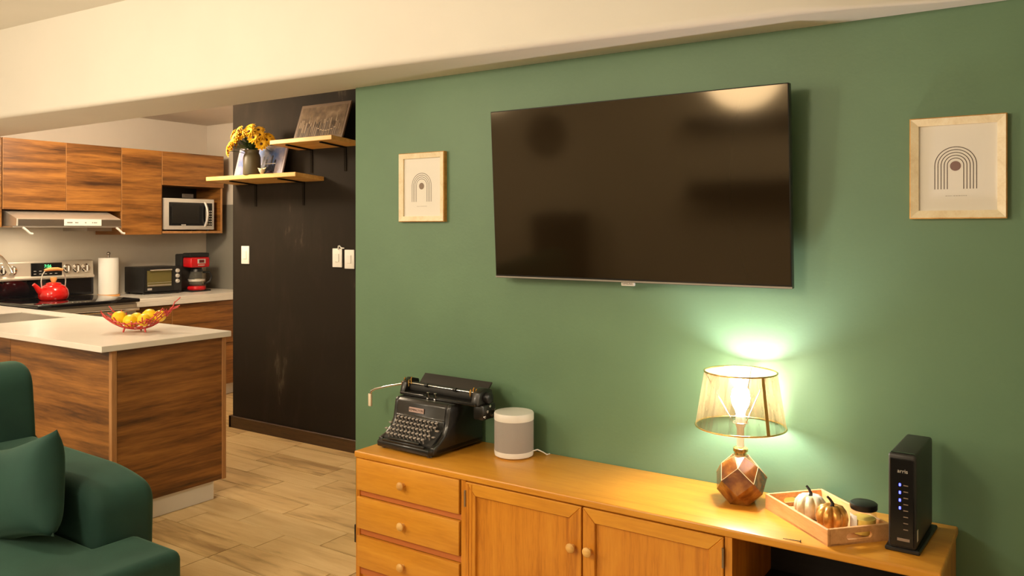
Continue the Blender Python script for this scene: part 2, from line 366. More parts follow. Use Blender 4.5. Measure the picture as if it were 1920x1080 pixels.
MB().prism([(-6.70, 1.062), (-6.585, 1.062), (-6.580, 1.078), (-6.600, 1.09), (-6.605, 1.198), (-6.615, 1.207), (-6.70, 1.207)], 'y', Y0, Y1+.035, .002, 1).build('backguard', 'brushed_steel', rg)
dp = MB().box(-6.606, -6.598, 3.145, 3.38, 1.09, 1.191).build('display', 'black_gloss', rg)
text('digits', '7:56', .032, 'green_digits', dp, (-6.5965, 3.27, 1.165), FX)
for r in range(2):
    for k in range(5): MB().box(-6.598, -6.5972, 3.165+.04*k, 3.165+.04*k+.018, 1.105+.022*r, 1.109+.022*r).build('button_mark', 'silver_plastic', dp)
for y in (2.937, 3.012, 3.42, 3.497, 3.57):
    kb = MB().lathe([(0, 0), (.034, 0), (.034, .006), (.026, .010), (.024, .028), (0, .03)], 20, mat=Matrix.Translation((-6.602, y, 1.142)) @ Matrix.Rotation(R(90), 4, 'Y')).build('knob', 'chrome', rg, 40)
    MB().box(-6.576, -6.568, y-.005, y+.005, 1.12, 1.164, .002, 1).build('grip', 'white_plastic', kb)
# kettle
kt = thing('tea_kettle', 'shiny red enamel kettle with wooden handle on the cooktop', 'kettle', (-6.30, 3.165, .925))
MB().lathe([(0, 0), (.088, 0), (.100, .012), (.104, .04), (.098, .075), (.080, .10), (.055, .115), (.0, .118)], 32).build('body', 'red_enamel', kt, 40, False)
MB().lathe([(0, .114), (.052, .114), (.05, .124), (.03, .131), (0, .133)], 28).build('lid', 'red_enamel', kt, 40, False)
MB().lathe([(0, .13), (.014, .13), (.024, .155), (.022, .168), (0, .17)], 16).build('lid_knob', 'light_wood', kt, 40, False)
MB().tube([(0, -.07, .045), (0, -.105, .075), (0, -.13, .108), (0, -.145, .122)], [.03, .022, .015, .013], 14).build('spout', 'red_enamel', kt, 60, False)
for s in (-1, 1): MB().tube([(0, s*.085, .085), (0, s*.09, .14), (0, s*.082, .19), (0, s*.06, .222)], .0045, 8).build('bail_arm', 'steel', kt, 60, False)
MB().tube([(0, -.066, .222), (0, -.03, .229), (0, .03, .229), (0, .066, .222)], [.010, .013, .013, .010], 12).build('handle_grip', 'light_wood', kt, 60, False)
# paper towel
pt = thing('paper_towel_holder', 'white paper towel roll on a wooden stand beside the range', 'paper towel', (-6.55, 3.735, .90))
MB().lathe([(0, 0), (.085, 0), (.088, .006), (.085, .016), (0, .016)], 32).build('base', 'light_wood', pt, 40, False)
MB().lathe([(.018, .018), (.076, .018), (.077, .022), (.077, .315), (.076, .319), (.018, .319), (.018, .018)], 36).build('roll', 'paper_white', pt, 40, False)
MB().tube([(0, 0, .016), (0, 0, .345)], .008, 10).build('rod', 'dark_steel', pt, 60, False)
MB().lathe([(0, .338), (.010, .34), (.015, .352), (.012, .364), (0, .368)], 16).build('finial', 'dark_steel', pt, 60, False)
# lace doily
dl = MB(); bm_ = bmesh.new(); c0 = bm_.verts.new((0, 0, .0035)); ring = []
for k in range(72):
    a = 2*math.pi*k/72; s = 1+.05*abs(math.sin(a*12)); ring.append(bm_.verts.new((.16*s*math.cos(a), .20*s*math.sin(a), .003)))
for k in range(72): bm_.faces.new((c0, ring[k], ring[(k+1) % 72]))
bmesh.ops.solidify(bm_, geom=bm_.faces[:], thickness=.004); dl._merge(bm_)
d = dl.build('lace_doily', 'lace_white'); d.location = (-6.27, 3.90, .901); tag(d, 'white scalloped lace doily lying in front of the toaster oven', 'doily')
# toaster oven
to = thing('toaster_oven', 'black toaster oven with glass door and three silver knobs', 'toaster oven', (-6.55, 4.14, .90))
MB().box(-6.69, -6.41, 3.955, 4.318, .915, 1.133, .006, 2).build('body', 'black_plastic', to, 40)
MB().box(-6.412, -6.403, 3.965, 4.235, .925, 1.125).build('door', 'black_plastic', to)
tg = MB().box(-6.4015, -6.399, 3.985, 4.215, .965, 1.105).build('door_glass', 'oven_glass', to)
MB().box(-6.4030, -6.4018, 3.987, 4.213, .967, 1.103).build('glass_reflection', plain('pale_reflection', (.78, .72, .44), .5).m, to)  # pale plate behind the glass, bright reflection put into its colour
rk = MB()
rk.tube([(-6.3985, 3.99, 1.0), (-6.3985, 4.21, 1.0)], .0018, 6); rk.box(-6.400, -6.3985, 3.99, 4.21, .972, .984)
rk.build('rack', 'steel', to)
MB().tube([(-6.385, 4.0, 1.108), (-6.385, 4.205, 1.108)], .006, 10).box(-6.405, -6.385, 4.005, 4.012, 1.104, 1.112).box(-6.405, -6.385, 4.193, 4.2, 1.104, 1.112).build('door_handle', 'chrome', to, 50)
for z in (1.095, 1.05, 1.005): MB().lathe([(0, 0), (.019, 0), (.017, .012), (.013, .016), (0, .017)], 20, mat=Matrix.Translation((-6.41, 4.275, z)) @ Matrix.Rotation(R(90), 4, 'Y')).build('knob', 'silver_plastic', to, 40)
MB().box(-6.42, -6.395, 3.96, 4.30, .905, .915).build('crumb_tray', 'black_plastic', to)
MB().box(-6.4028, -6.4018, 3.99, 4.03, .938, .955).build('logo_mark', 'silver_plastic', to)
for y in (3.98, 4.29):
    for x in (-6.67, -6.43): MB().lathe([(0, 0), (.012, 0), (.012, .016), (0, .016)], 12, (x, y, .90)).build('foot', 'black_plastic', to)
# coffee maker
cf = thing('coffee_maker', 'red and black drip coffee maker in the corner of the back worktop', 'coffee maker', (-6.5, 4.48, .90))
MB().box(-6.60, -6.50, 4.375, 4.59, .90, 1.235, .012, 2).box(-6.50, -6.36, 4.385, 4.58, .90, .915, .006, 2).build('body', 'black_plastic', cf, 40)
MB().box(-6.50, -6.385, 4.383, 4.583, 1.205, 1.245, .012, 2).build('lid', 'black_plastic', cf, 40)
hd = MB().box(-6.50, -6.372, 4.385, 4.58, 1.115, 1.205, .016, 3).build('brew_head', 'red_gloss', cf, 40)
MB().box(-6.373, -6.369, 4.45, 4.53, 1.15, 1.19, .001, 1).build('display', 'silver_plastic', hd)
MB().box(-6.3695, -6.3682, 4.465, 4.515, 1.157, 1.183).build('display_glass', plain('dark_red_glass', (.10, .01, .01), .15).m, hd)
MB().box(-6.373, -6.3700, 4.455, 4.52, 1.132, 1.139).build('logo_mark', 'silver_plastic', hd)
MB().lathe([(0, .0), (.075, .0), (.082, .012), (.072, .032), (.05, .036), (0, .036)], 30, (-6.432, 4.482, .915)).build('warming_base', 'red_gloss', cf, 40)
cr = MB().lathe([(.045, 0), (.064, .01), (.072, .05), (.066, .09), (.052, .125), (.048, .125), (.062, .09), (.068, .05), (.06, .012)], 30, (-6.432, 4.482, .952)).build('carafe', 'clear_glass', cf, 60)
MB().lathe([(0, .0), (.054, .0), (.05, .022), (0, .03)], 24, (-6.432, 4.482, 1.077)).build('carafe_lid', 'black_plastic', cr, 40)
MB().tube([(-6.41, 4.53, 1.07), (-6.395, 4.585, 1.07), (-6.388, 4.605, 1.03), (-6.395, 4.59, .985), (-6.41, 4.545, .965)], .010, 10).build('carafe_handle', 'black_plastic', cr, 60)
MB().lathe([(.069, .038), (.0735, .05), (.073, .058), (.07, .058)], 30, (-6.432, 4.482, .952)).build('carafe_band', 'silver_plastic', cr, 60)
# upper cabinets
FXP = -6.35; ZT = 2.12
def upper(label, y0, y1, z0, z1, doors, mat='kitchen_wood'):
    c = thing('wall_cabinet', label, 'cabinet', (-6.55, (y0+y1)/2, z0), 0, 'wall cabinets over the kitchen worktop')
    MB().box(KX+.006, FXP-.02, y0, y1, z0, z1).build('body', 'kitchen_wood', c)
    for a, b_ in doors:
        d = cabinet_front(MB(), FXP, a, b_, z0, z1).build('door', 'kitchen_wood', c)
        MB().box(FXP-.017, FXP+.0006, a, a+.003, z0, z1).build('edge_band', 'edge_wood', d)
    return c
upper('tall brown wall cabinet at the far left beside the range hood', 2.38, 2.826, 1.47, ZT, [(2.38, 2.826)])
upper('two-door brown wall cabinet directly above the range hood', 2.83, 3.728, 1.60, ZT, [(2.83, 3.284), (3.284, 3.728)])
upper('narrow tall brown wall cabinet between range hood and microwave', 3.732, 4.088, 1.41, ZT, [(3.732, 4.088)])
mc = thing('wall_cabinet', 'brown wall cabinet with open niche holding the microwave', 'cabinet', (-6.55, 4.4, 1.42), 0, 'wall cabinets over the kitchen worktop')
y0, y1 = 4.092, 4.708
MB().box(KX+.006, FXP-.02, y0, y1, 1.836, ZT).build('body', 'kitchen_wood', mc)
d = cabinet_front(MB(), FXP, y0, y1, 1.832, ZT).build('flap_door', 'kitchen_wood', mc); MB().box(FXP-.017, FXP+.0006, y0, y0+.003, 1.832, ZT).build('edge_band', 'edge_wood', d)
MB().box(KX+.006, -6.375, y0, y1, 1.420, 1.440).build('niche_shelf', 'kitchen_wood', mc)
MB().box(-6.375, -6.372, y0, y1, 1.420, 1.440).build('shelf_edge', 'edge_wood', mc)
MB().box(KX+.006, -6.375, y1-.018, y1, 1.440, 1.836).build('niche_side', 'kitchen_wood', mc)
MB().box(-6.375, -6.372, y1-.018, y1, 1.440, 1.832).build('side_edge', 'edge_wood', mc)
MB().box(KX+.006, -6.375, y0, y0+.016, 1.440, 1.836).build('niche_side', 'kitchen_wood', mc)
MB().box(KX+.006, KX+.016, y0+.016, y1-.018, 1.440, 1.836).build('niche_back', 'dark_wood', mc)
ol = thing('outlet_plate', 'grey socket plate on the niche back above the microwave', 'outlet', (-6.73, 4.597, 1.745))
MB().box(KX+.016, KX+.024, 4.538, 4.655, 1.745, 1.784, .003, 1).build('plate', 'silver_plastic', ol); MB().box(KX+.024, KX+.026, 4.568, 4.625, 1.76, 1.769).build('socket', 'ink_pale', ol)
# microwave
mw = thing('microwave_oven', 'silver microwave oven with black door in the cabinet niche', 'microwave', (-6.53, 4.375, 1.44))
y0, y1, z0, z1 = 4.128, 4.625, 1.452, 1.725
MB().box(-6.70, -6.39, y0, y1, z0, z1, .006, 2).build('body', 'silver_plastic', mw, 40)
for y in (y0+.04, y1-.04):
    for x in (-6.67, -6.42): MB().lathe([(0, 0), (.012, 0), (.012, .013), (0, .013)], 12, (x, y, 1.44)).build('foot', 'black_plastic', mw)
MB().box(-6.392, -6.378, y0, y1, z0, z1, .005, 2).build('front_frame', 'silver_plastic', mw, 40)
dg = MB().box(-6.380, -6.375, y0+.045, 4.535, z0+.035, z1-.035, .002, 1).build('door_glass', 'black_glass', mw)
MB().box(-6.3752, -6.3742, y0+.075, 4.47, z0+.055, z1-.055).build('window_mesh', plain('oven_mesh', (.010, .009, .008), .3).m, dg)
kp = MB().box(-6.380, -6.375, 4.545, y1-.022, z0+.035, z1-.035, .002, 1).build('keypad', 'black_gloss', mw)
for r in range(6):
    for k in range(3):
        q = MB().box(-6.3755, -6.374, 4.552+.017*k, 4.562+.017*k, z0+.045+.023*r, z0+.056+.023*r).build('button', 'silver_plastic', kp)
MB().tube([(-6.375, 4.527, z0+.03), (-6.352, 4.532, z0+.08), (-6.345, 4.534, (z0+z1)/2), (-6.352, 4.532, z1-.08), (-6.375, 4.527, z1-.03)], .011, 10).build('door_handle', 'silver_plastic', mw, 60)
MB().box(-6.3748, -6.374, 4.29, 4.335, z0+.037, z0+.046).build('logo_mark', 'silver_plastic', dg)
# range hood
rh = thing('range_hood', 'stainless steel range hood with white control strip under the cabinets', 'range hood', (-6.45, 3.25, 1.47))
Y0, Y1 = 2.86, 3.64
MB().prism([(-6.70, 1.598), (-6.42, 1.598), (-6.215, 1.536), (-6.205, 1.53), (-6.205, 1.478), (-6.70, 1.478)], 'y', Y0, Y1, .002, 1).build('canopy', plain('hood_steel', (.74, .70, .62), .34, .6).m, rh, 30)
MB().box(-6.207, -6.198, Y0+.004, Y1-.004, 1.481, 1.529, .001, 1).build('front_strip', 'dark_steel', rh)
cp = MB().box(-6.199, -6.192, 3.19, 3.475, 1.480, 1.531, .002, 1).build('control_panel', 'white_plastic', rh)
for y, wd in ((3.21, .04), (3.27, .012), (3.285, .008), (3.345, .010), (3.40, .008), (3.415, .012), (3.43, .008)): MB().box(-6.1925, -6.1905, y, y+wd, 1.502, 1.508).build('button', 'ink_dark', cp)
MB().box(-6.69, -6.20, Y0-.03, Y1, 1.468, 1.477).build('visor', 'steel', rh)
for y in (2.90, 3.60): tag(MB().tube([(-6.205, y, 1.468), (-6.20, y+.02, 1.452), (-6.195, y+.045, 1.425), (-6.195, y+.065, 1.421)], .0085, 8).build('visor_clip', 'white_plastic', rh, 60), 'white clip')
MB().box(-6.66, -6.30, 3.42, 3.62, 1.440, 1.468).build('grease_filter', 'dark_steel', rh)
# fruit bowl
fb = thing('fruit_bowl', 'red wire twig bowl of lemons on the peninsula worktop', 'bowl', (-4.13, 2.515, .90), R(34))
random.seed(11)
def bowl(u, v):      # u along the bowl, v across (-1..1) -> z
    x = .180*u; y = .105*v*math.sqrt(max(0, 1-.75*u*u)); z = .016+.070*abs(u)**2.0+.045*v*v
    if u > 0: z += .028*u**3
    return Vector((x, y, z))
rb = MB()
for v in (-.9, -.6, -.3, 0, .3, .6, .9): rb.tube([bowl(u/10*(1-.10*abs(v)), v+random.uniform(-.05, .05)) for u in range(-10, 11)], .0032, 6)
rb.build('long_twig', 'coral_red', fb, 60, False)
rb = MB()
for k in range(-8, 9, 2): rb.tube([bowl(k/9.5+random.uniform(-.05, .05)+.02*j, j/6) for j in range(-6, 7)], .0028, 6)
rb.build('cross_twig', 'coral_red', fb, 60, False)
rb = MB()
for k in range(34):
    u = random.uniform(-.95, .98); v = random.choice((-1, 1))*random.uniform(.5, 1); p = bowl(u, v); q = p+Vector((.03*u+random.uniform(-.012, .012), .012*v, random.uniform(.012, .03)))
    rb.tube([p, q], [.0028, .0034], 6)
for k in range(8):
    p = bowl(.9, random.uniform(-.6, .6)); rb.tube([p, p+Vector((random.uniform(.0, .03), random.uniform(-.02, .02), random.uniform(.01, .035)))], .003, 6)
rb.build('twig_tip', 'coral_red', fb, 60, False)
rb = MB()
for x, y in ((-.06, -.035), (.06, -.035), (0, .045)): rb.tube([(x, y, .003), (x*.9, y*.9, .024)], .005, 8)
rb.build('foot', 'coral_red', fb, 60, False)
lem = [(-.094, -.008, .072, .036, .3, 'leftmost lemon, standing highest at the left of the red bowl'), (-.020, -.042, .060, .033, 1.0, 'middle lemon at the front of the red bowl'),
       (.050, .036, .078, .037, 2.0, 'large lemon resting at the back right of the red bowl'), (.056, -.046, .066, .032, .2, 'front right lemon behind the red twigs'), (.124, -.004, .084, .029, 1.4, 'small rightmost lemon against the raised end of the red bowl'), (-.024, .044, .062, .033, 2.3, 'lemon hidden at the back of the red bowl between two others')]
for x, y, z, r, a, lab in lem:
    r *= 1.08; z += .003
    m = MB().lathe([(0, -1.22*r), (.18*r, -1.15*r), (.34*r, -1.0*r), (.72*r, -.72*r), (.97*r, -.28*r), (1.0*r, .1*r), (.86*r, .52*r), (.55*r, .86*r), (.26*r, 1.02*r), (.15*r, 1.13*r), (0, 1.2*r)], 24)
    o = m.build('lemon', 'lemon_peel', None, 60); wx = -4.13+x*math.cos(R(34))-y*math.sin(R(34)); wy = 2.515+x*math.sin(R(34))+y*math.cos(R(34))
    o.location = (wx, wy, .90+z); o.rotation_euler = (R(80), R(20), a); tag(o, lab, 'lemon', 'lemons in the red wire bowl')

# ================================================================== chalkboard wall
def shelf(label, x0, x1, z, br):
    s = thing('wall_shelf', label, 'shelf', ((x0+x1)/2, B, z), 0, 'pine shelves on the chalkboard wall')
    y0 = B-.25; t = .028; dz = .018
    MB().prism([(y0, z+dz), (B-.002, z), (B-.002, z-t), (y0, z+dz-t)], 'x', x0, x1, .002, 1).build('board', 'pine_shelf', s)
    for x in br:
        MB().prism([(B-.001, z-t-.001), (B-.001, z-t-.16), (B-.005, z-t-.16), (B-.008, z-t-.008), (y0+.03, z+dz*.85-t-.008), (y0+.03, z+dz*.85-t-.001)], 'x', x-.010, x+.010).build('bracket', 'bracket_black', s)
    return s
shelf('lower pine wall shelf under the yellow flowers', -5.03, -4.10, 1.806, (-4.80, -4.30))
shelf('upper pine wall shelf under the sepia city picture', -4.35, -3.77, 2.024, (-4.22, -3.90))
def leaning(name, label, x0, x1, zb, yb, h, tilt, mat, cityfn, border):
    p = thing(name, label, 'picture', ((x0+x1)/2, yb, zb)); wdt = x1-x0; T = Matrix.Rotation(-tilt, 4, 'X')
    MB().box(-wdt/2, wdt/2, 0, .012, 0, h, .0015, 1, T).build('panel', border, p, None, False)
    pr = MB().box(-wdt/2+.02, wdt/2-.02, -.0012, .0, .02, h-.022, 0, 2, T).build('print', mat, p, None, False)
    cityfn(pr, wdt, h, T); return p
def skyline_sepia(pr, wd, h, T):
    random.seed(5)
    for nm, mat, n, lo, hi in (('far_towers', plain('sepia_pale', srgb(134, 114, 92), .3).m, 26, .08, .15), ('near_towers', plain('sepia_dark', srgb(62, 48, 34), .3).m, 22, .05, .13)):
        m = MB()
        for k in range(n):
            x = -wd/2+.03+(wd-.07)*k/n; ww = random.uniform(.006, .014); hh = random.uniform(lo, hi); m.box(x, x+ww, -.0022 if nm[0] == 'f' else -.0028, -.0012, .025, hh, 0, 2, T)
        m.build(nm, mat, pr, None, False)
    m = MB()
    for x in (-.11, .14): m.prism([(x-.004, .12), (x+.004, .12), (x, .178)], 'y', -.003, -.0012, 0, 2, T)
    for k in range(7): m.box(-.02+.025*k, .0+.025*k, -.0034, -.002, .055+.004*((k-3)**2)*.5, .060+.004*((k-3)**2)*.5, 0, 2, T)
    m.build('bridge', plain('sepia_bright', srgb(170, 150, 122), .3).m, pr, None, False)
leaning('city_picture', 'sepia city skyline picture leaning on the upper shelf', -4.235, -3.775, 2.037, B-.155, .258, R(19), 'sepia_print', skyline_sepia, plain('frame_taupe', srgb(104, 84, 64), .4).m)
def skyline_blue(pr, wd, h, T):
    m = MB(); random.seed(8)
    for k in range(9):
        x = .01+.018*k; m.box(x, x+.015, -.0022, -.0012, .03, random.uniform(.06, .15), 0, 2, T)
    m.prism([(-.03, .022), (.17, .022), (.10, .055), (.02, .085), (-.03, .075)], 'y', -.0026, -.0012, 0, 2, T)
    m.build('dark_towers', plain('night_blue', srgb(40, 44, 54), .3).m, pr, None, False)
    MB().box(.06, .17, -.003, -.002, .088, .093, 0, 2, T).build('bright_streak', 'paper_white', pr, None, False)
leaning('blue_picture', 'blue city picture leaning behind the flower vase', -4.895, -4.385, 1.818, B-.122, .225, R(15), 'sky_print', skyline_blue, plain('pale_lilac', srgb(150, 138, 142), .5).m)
# flowers
fv = thing('flower_vase', 'olive brown canister vase of yellow daisies on the lower shelf', 'vase', (-4.59, 3.628, 1.823))
MB().lathe([(0, 0), (.056, 0), (.059, .006), (.058, .12), (.052, .14), (.046, .15), (.048, .168), (.051, .172), (.045, .172), (.041, .15), (0, .14)], 32).build('canister', 'canister', fv, 40, False)
random.seed(3)
lf = MB()
for k in range(85):
    a = random.uniform(0, 6.28); el = random.uniform(.2, 1.25); L = random.uniform(.05, .12); d = Vector((math.cos(a)*math.cos(el), math.sin(a)*math.cos(el), math.sin(el)*.8)); c = Vector((0, 0, .17))+d*random.uniform(.0, .05)
    sd = d.cross(Vector((0, 0, 1))).normalized()*.012; tip = c+d*L; mid = c+d*L*.5
    lf.quad([c, mid+sd+Vector((0, 0, .006)), tip, mid-sd+Vector((0, 0, .006))])
lf.build('leaves', 'leaf', fv, None, False)
pm = MB()
for ring_, (n, r0, r1, zz) in enumerate(((11, .008, .046, .004), (11, .006, .036, .010))):
    for k in range(n):
        a = 2*math.pi*(k+.5*ring_)/n; ca, sa = math.cos(a), math.sin(a); wv = .011
        P = lambda r, w_, z: (r*ca-w_*sa, r*sa+w_*ca, z)
        pm.quad([P(r0, -.003, zz), P(r1*.7, -wv, zz+.006), P(r1, 0, zz+.001), P(r1*.7, wv, zz+.006)])
        pm.quad([P(r0, .003, zz), P(r0, -.003, zz), P(r1*.7, -wv, zz+.006), P(r1*.7, wv, zz+.006)])
fl0 = pm.build('flower', 'petal', fv, None, False)
ctr = MB().lathe([(0, .006), (.0095, .008), (.0095, .013), (.005, .016), (0, .017)], 12).build('flower_center', 'petal_dark', fl0, 60, False)
heads = [(-.115, -.03, .275), (-.085, -.075, .225), (-.11, .02, .225), (-.055, -.06, .295), (-.02, -.085, .265), (-.05, .02, .31), (.005, -.03, .315), (.03, -.08, .285), (.055, -.01, .30), (.085, -.05, .265), (.115, -.02, .235), (.10, -.055, .205), (-.13, -.06, .165), (-.10, -.09, .19), (-.135, .0, .20), (.02, .05, .30), (-.06, -.095, .245), (.065, -.09, .245), (.11, .03, .255)]
for i, (x, y, z) in enumerate(heads):
    # turn (x,y) so that the wide side of the bunch faces the room
    X, Y = x*.86-y*.5*.35, x*.45+y*.8
    d = Vector((X*1.2, Y*1.2-.10, (z-.16)*.75)).normalized(); rot = Vector((0, 0, 1)).rotation_difference(d).to_euler()
    if i == 0: f_, c_ = fl0, ctr
    else: f_ = copy_mesh(fl0, fv, (0, 0, 0)); c_ = copy_mesh(ctr, f_, (0, 0, 0))
    f_.location = (X, Y, z); f_.rotation_euler = rot; s = random.uniform(.9, 1.1); f_.scale = (s, s, s)
st = MB()
for i, (x, y, z) in enumerate(heads):
    X, Y = x*.86-y*.5*.35, x*.45+y*.8; st.tube([(X*.1, Y*.1, .14), (X*.5, Y*.5, .14+(z-.14)*.6), (X, Y, z)], .0022, 5)
st.build('stems', 'leaf', fv, None, False)
fg = thing('shelf_figurine', 'tiny cream animal skull ornament on the lower shelf edge', 'figurine', (-4.445, 3.595, 1.823))
MB().lathe([(0, 0), (.010, .002), (.016, .014), (.022, .026), (.016, .036), (0, .040)], 14).build('skull', 'figurine', fg, 60, False)
MB().tube([(-.014, 0, .034), (-.034, 0, .038), (-.042, .0, .044)], [.006, .004, .001], 8).tube([(.014, 0, .034), (.034, 0, .038), (.042, 0, .044)], [.006, .004, .001], 8).build('horns', 'figurine', fg, 60, False)
tk = thing('shelf_trinket', 'tiny dark trinket beside the skull ornament on the lower shelf', 'figurine', (-4.385, 3.61, 1.823))
MB().lathe([(0, 0), (.022, 0), (.026, .008), (.016, .016), (.02, .022), (0, .026)], 14).build('body', plain('violet_dark', (.05, .03, .05), .4).m, tk, 60, False)
def switch(x0, x1, z0, z1, label, cord=False):
    s = thing('light_switch', label, 'light switch', ((x0+x1)/2, B, z0), 0, 'switch plates on the chalkboard wall')
    MB().box(x0, x1, B-.009, B-.0005, z0, z1, .003, 2).build('plate', 'white_plastic', s, 40)
    c = (x0+x1)/2; MB().box(c-.018, c+.018, B-.013, B-.009, z0+.035, z1-.035, .002, 1).build('rocker', 'white_plastic', s)
    if cord: MB().tube([(x1-.03, B-.011, z1-.005), (x1-.02, B-.018, z1+.016), (x1-.012, B-.018, z1+.018), (x1, B-.012, z1+.004), (x1+.025, B-.012, z1+.002)], .0045, 8).build('cord', 'white_plastic', s, 60)
switch(-4.955, -4.868, 1.203, 1.333, 'single white switch plate at the kitchen end of the chalkboard wall')
switch(-4.015, -3.928, 1.203, 1.327, 'left white switch plate of the pair next to the green wall', True)
switch(-3.903, -3.816, 1.196, 1.320, 'right white switch plate of the pair next to the green wall')

# ================================================================== green wall
tv = thing('television', 'large black flat screen television mounted on the green wall', 'television', (-1.333, 2.76, 1.255))
TL = math.atan2(.04, .675); T = Matrix.Rotation(TL, 4, 'X'); WT, HT = 1.192, .677
MB().box(-WT/2, WT/2, -.018, .010, 0, HT, .003, 2, T).build('bezel', 'tv_bezel', tv, 40, False)
MB().box(-WT/2+.004, WT/2-.004, -.0192, -.0175, .014, HT-.004, 0, 2, T).build('screen', 'tv_screen', tv, None, False)
MB().box(-.42, .42, .010, .034, .05, .42, .01, 2, T).build('back_housing', 'black_plastic', tv, 40, False)
MB().box(-WT/2, WT/2, -.0196, -.0176, 0.002, .008, 0, 2, T).build('lower_trim', 'dark_steel', tv, None, False)
lg = MB().box(-.026, .026, -.020, -.008, -.011, .001, .001, 1, T).build('logo_tag', 'silver_plastic', tv, None, False)
text('logo_letters', 'SAMSUNG', .0095, 'ink_dark', lg, (0, -.0204, -.005), FY, .0002, False)
MB().box(-.2, .2, .030, .0545, .14, .36).build('wall_mount', 'black_plastic', tv, None, False)
def frame(label, x0, x1, z0, z1, mauve, arches):
    f = thing('picture_frame', label, 'picture', ((x0+x1)/2, G, z0), 0, 'framed arch prints on the green wall')
    yb, yf, wd = G-.001, G-.024, .025
    m = MB(); g = MB()
    out = [(x0, z0), (x1, z0), (x1, z1), (x0, z1)]; inn = [(x0+wd, z0+wd), (x1-wd, z0+wd), (x1-wd, z1-wd), (x0+wd, z1-wd)]; o2 = [(x0+.003, z0+.003), (x1-.003, z0+.003), (x1-.003, z1-.003), (x0+.003, z1-.003)]
    for k in range(4):
        j = (k+1) % 4; P = lambda q, y: (q[0], y, q[1])
        m.quad([P(o2[k], yf), P(o2[j], yf), P(inn[j], yf+.006), P(inn[k], yf+.006)]); m.quad([P(inn[k], yf+.006), P(inn[j], yf+.006), P(inn[j], yb), P(inn[k], yb)])
        g.quad([P(out[k], yf+.004), P(out[j], yf+.004), P(o2[j], yf), P(o2[k], yf)]); g.quad([P(out[k], yb), P(out[j], yb), P(out[j], yf+.004), P(out[k], yf+.004)])
    m.build('moulding', 'frame_wood', f); tag(g.build('outer_edge', 'gold_edge_wood', f), 'golden outer edge')
    yp = G-.010
    pr = MB().box(x0+wd-.002, x1-wd+.002, yp, yb, z0+wd-.002, z1-wd+.002).build('print', 'print_paper', f)
    cx, cz = (x0+x1)/2-.005, z1-.148; L = .072
    m = MB()
    for r in arches:
        pts = [(-r, -L)]+[(-r*math.cos(math.pi*k/28), r*math.sin(math.pi*k/28)) for k in range(29)]+[(r, -L)]; h_ = .0011
        for a, b_ in zip(pts, pts[1:]):
            d = Vector((b_[0]-a[0], b_[1]-a[1])).normalized()*h_; n = (-d.y, d.x)
            m.quad([(cx+a[0]+n[0], yp-.0003, cz+a[1]+n[1]), (cx+a[0]-n[0], yp-.0003, cz+a[1]-n[1]), (cx+b_[0]-n[0], yp-.0003, cz+b_[1]-n[1]), (cx+b_[0]+n[0], yp-.0003, cz+b_[1]+n[1])])
    m.build('arch_lines', 'ink_dark', pr)
    MB().lathe([(0, 0), (.0148, 0)], 32, mat=Matrix.Translation((cx, yp-.0004, cz-.002)) @ Matrix.Rotation(R(90), 4, 'X')).build('dot', mauve, pr)
    m = MB(); x = cx-.027
    for wd_ in (.006, .004, .003, .0, .005, .005, .006, .004, .004, .004): m.box(x, x+max(wd_, .001), yp-.0004, yp, cz-.0935, cz-.0915); x += max(wd_, .002)+.0016
    m.build('caption', 'ink_pale', pr)
frame('small arch print hanging left of the television', -2.508, -2.243, 1.486, 1.796, 'ink_brown', (.056, .0475, .039, .0305))
frame('arch print with mauve dot hanging right of the television', -.394, -.134, 1.484, 1.794, 'ink_mauve', (.056, .0475, .039, .0305, .022))

# ================================================================== sideboard
sb = thing('sideboard', 'long golden pine sideboard with three drawers, two doors and an open bay', 'sideboard', (-1.33, 2.6, 0))
SX0, SX1, SF, SBK, ST = -2.395, -.262, 2.402, 2.812, .55
MB().box(SX0, SX1, SF-.004, SBK, ST-.026, ST, .006, 3).build('top', 'pine', sb, 40)
MB().box(SX0+.004, SX0+.024, SF+.004, SBK-.004, .0, ST-.026).build('side_panel', 'pine_vertical', sb)
MB().box(SX1-.026, SX1-.006, SF+.004, SBK-.004, .0, ST-.026).build('side_panel', 'pine_vertical', sb)
for x0, x1 in ((-1.850, -1.829), (-.846, -.824)): MB().box(x0, x1, SF+.004, SBK-.01, .05, ST-.026).build('divider', 'pine_vertical', sb)
MB().box(SX0+.024, SX1-.026, SF+.03, SBK-.01, .05, .068).build('bottom_panel', 'pine', sb)
MB().box(SX0+.024, -.846, SBK-.012, SBK-.004, .05, ST-.026).build('back_panel', 'pine', sb); MB().box(-.824, SX1-.026, SBK-.012, SBK-.004, .05, ST-.026).build('bay_back', 'dark_wood', sb)  # bay back coloured dark to stand in for shade inside the open bay
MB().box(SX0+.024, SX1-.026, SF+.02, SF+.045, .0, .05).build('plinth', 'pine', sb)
MB().box(-.824, SX1-.026, SF+.06, SBK-.012, .28, .296).build('bay_shelf', 'dark_wood', sb)  # bay shelf darkened the same way, its shade is in the colour
for z0, z1 in ((.370, .392), (.212, .236), (.05, .08)): MB().box(SX0+.024, -1.85, SF+.010, SF+.05, z0, z1).build('drawer_rail', plain('pine_rail', srgb(196, 116, 60), .45).m if z0 == .37 else 'pine_rail', sb)
def knob(x, z, par): return MB().lathe([(0, 0), (.008, 0), (.007, .008), (.015, .016), (.0165, .022), (.012, .028), (0, .030)], 20, mat=Matrix.Translation((x, SF-.004, z)) @ Matrix.Rotation(R(90), 4, 'X')).build('knob', 'pine_shelf', par, 50)
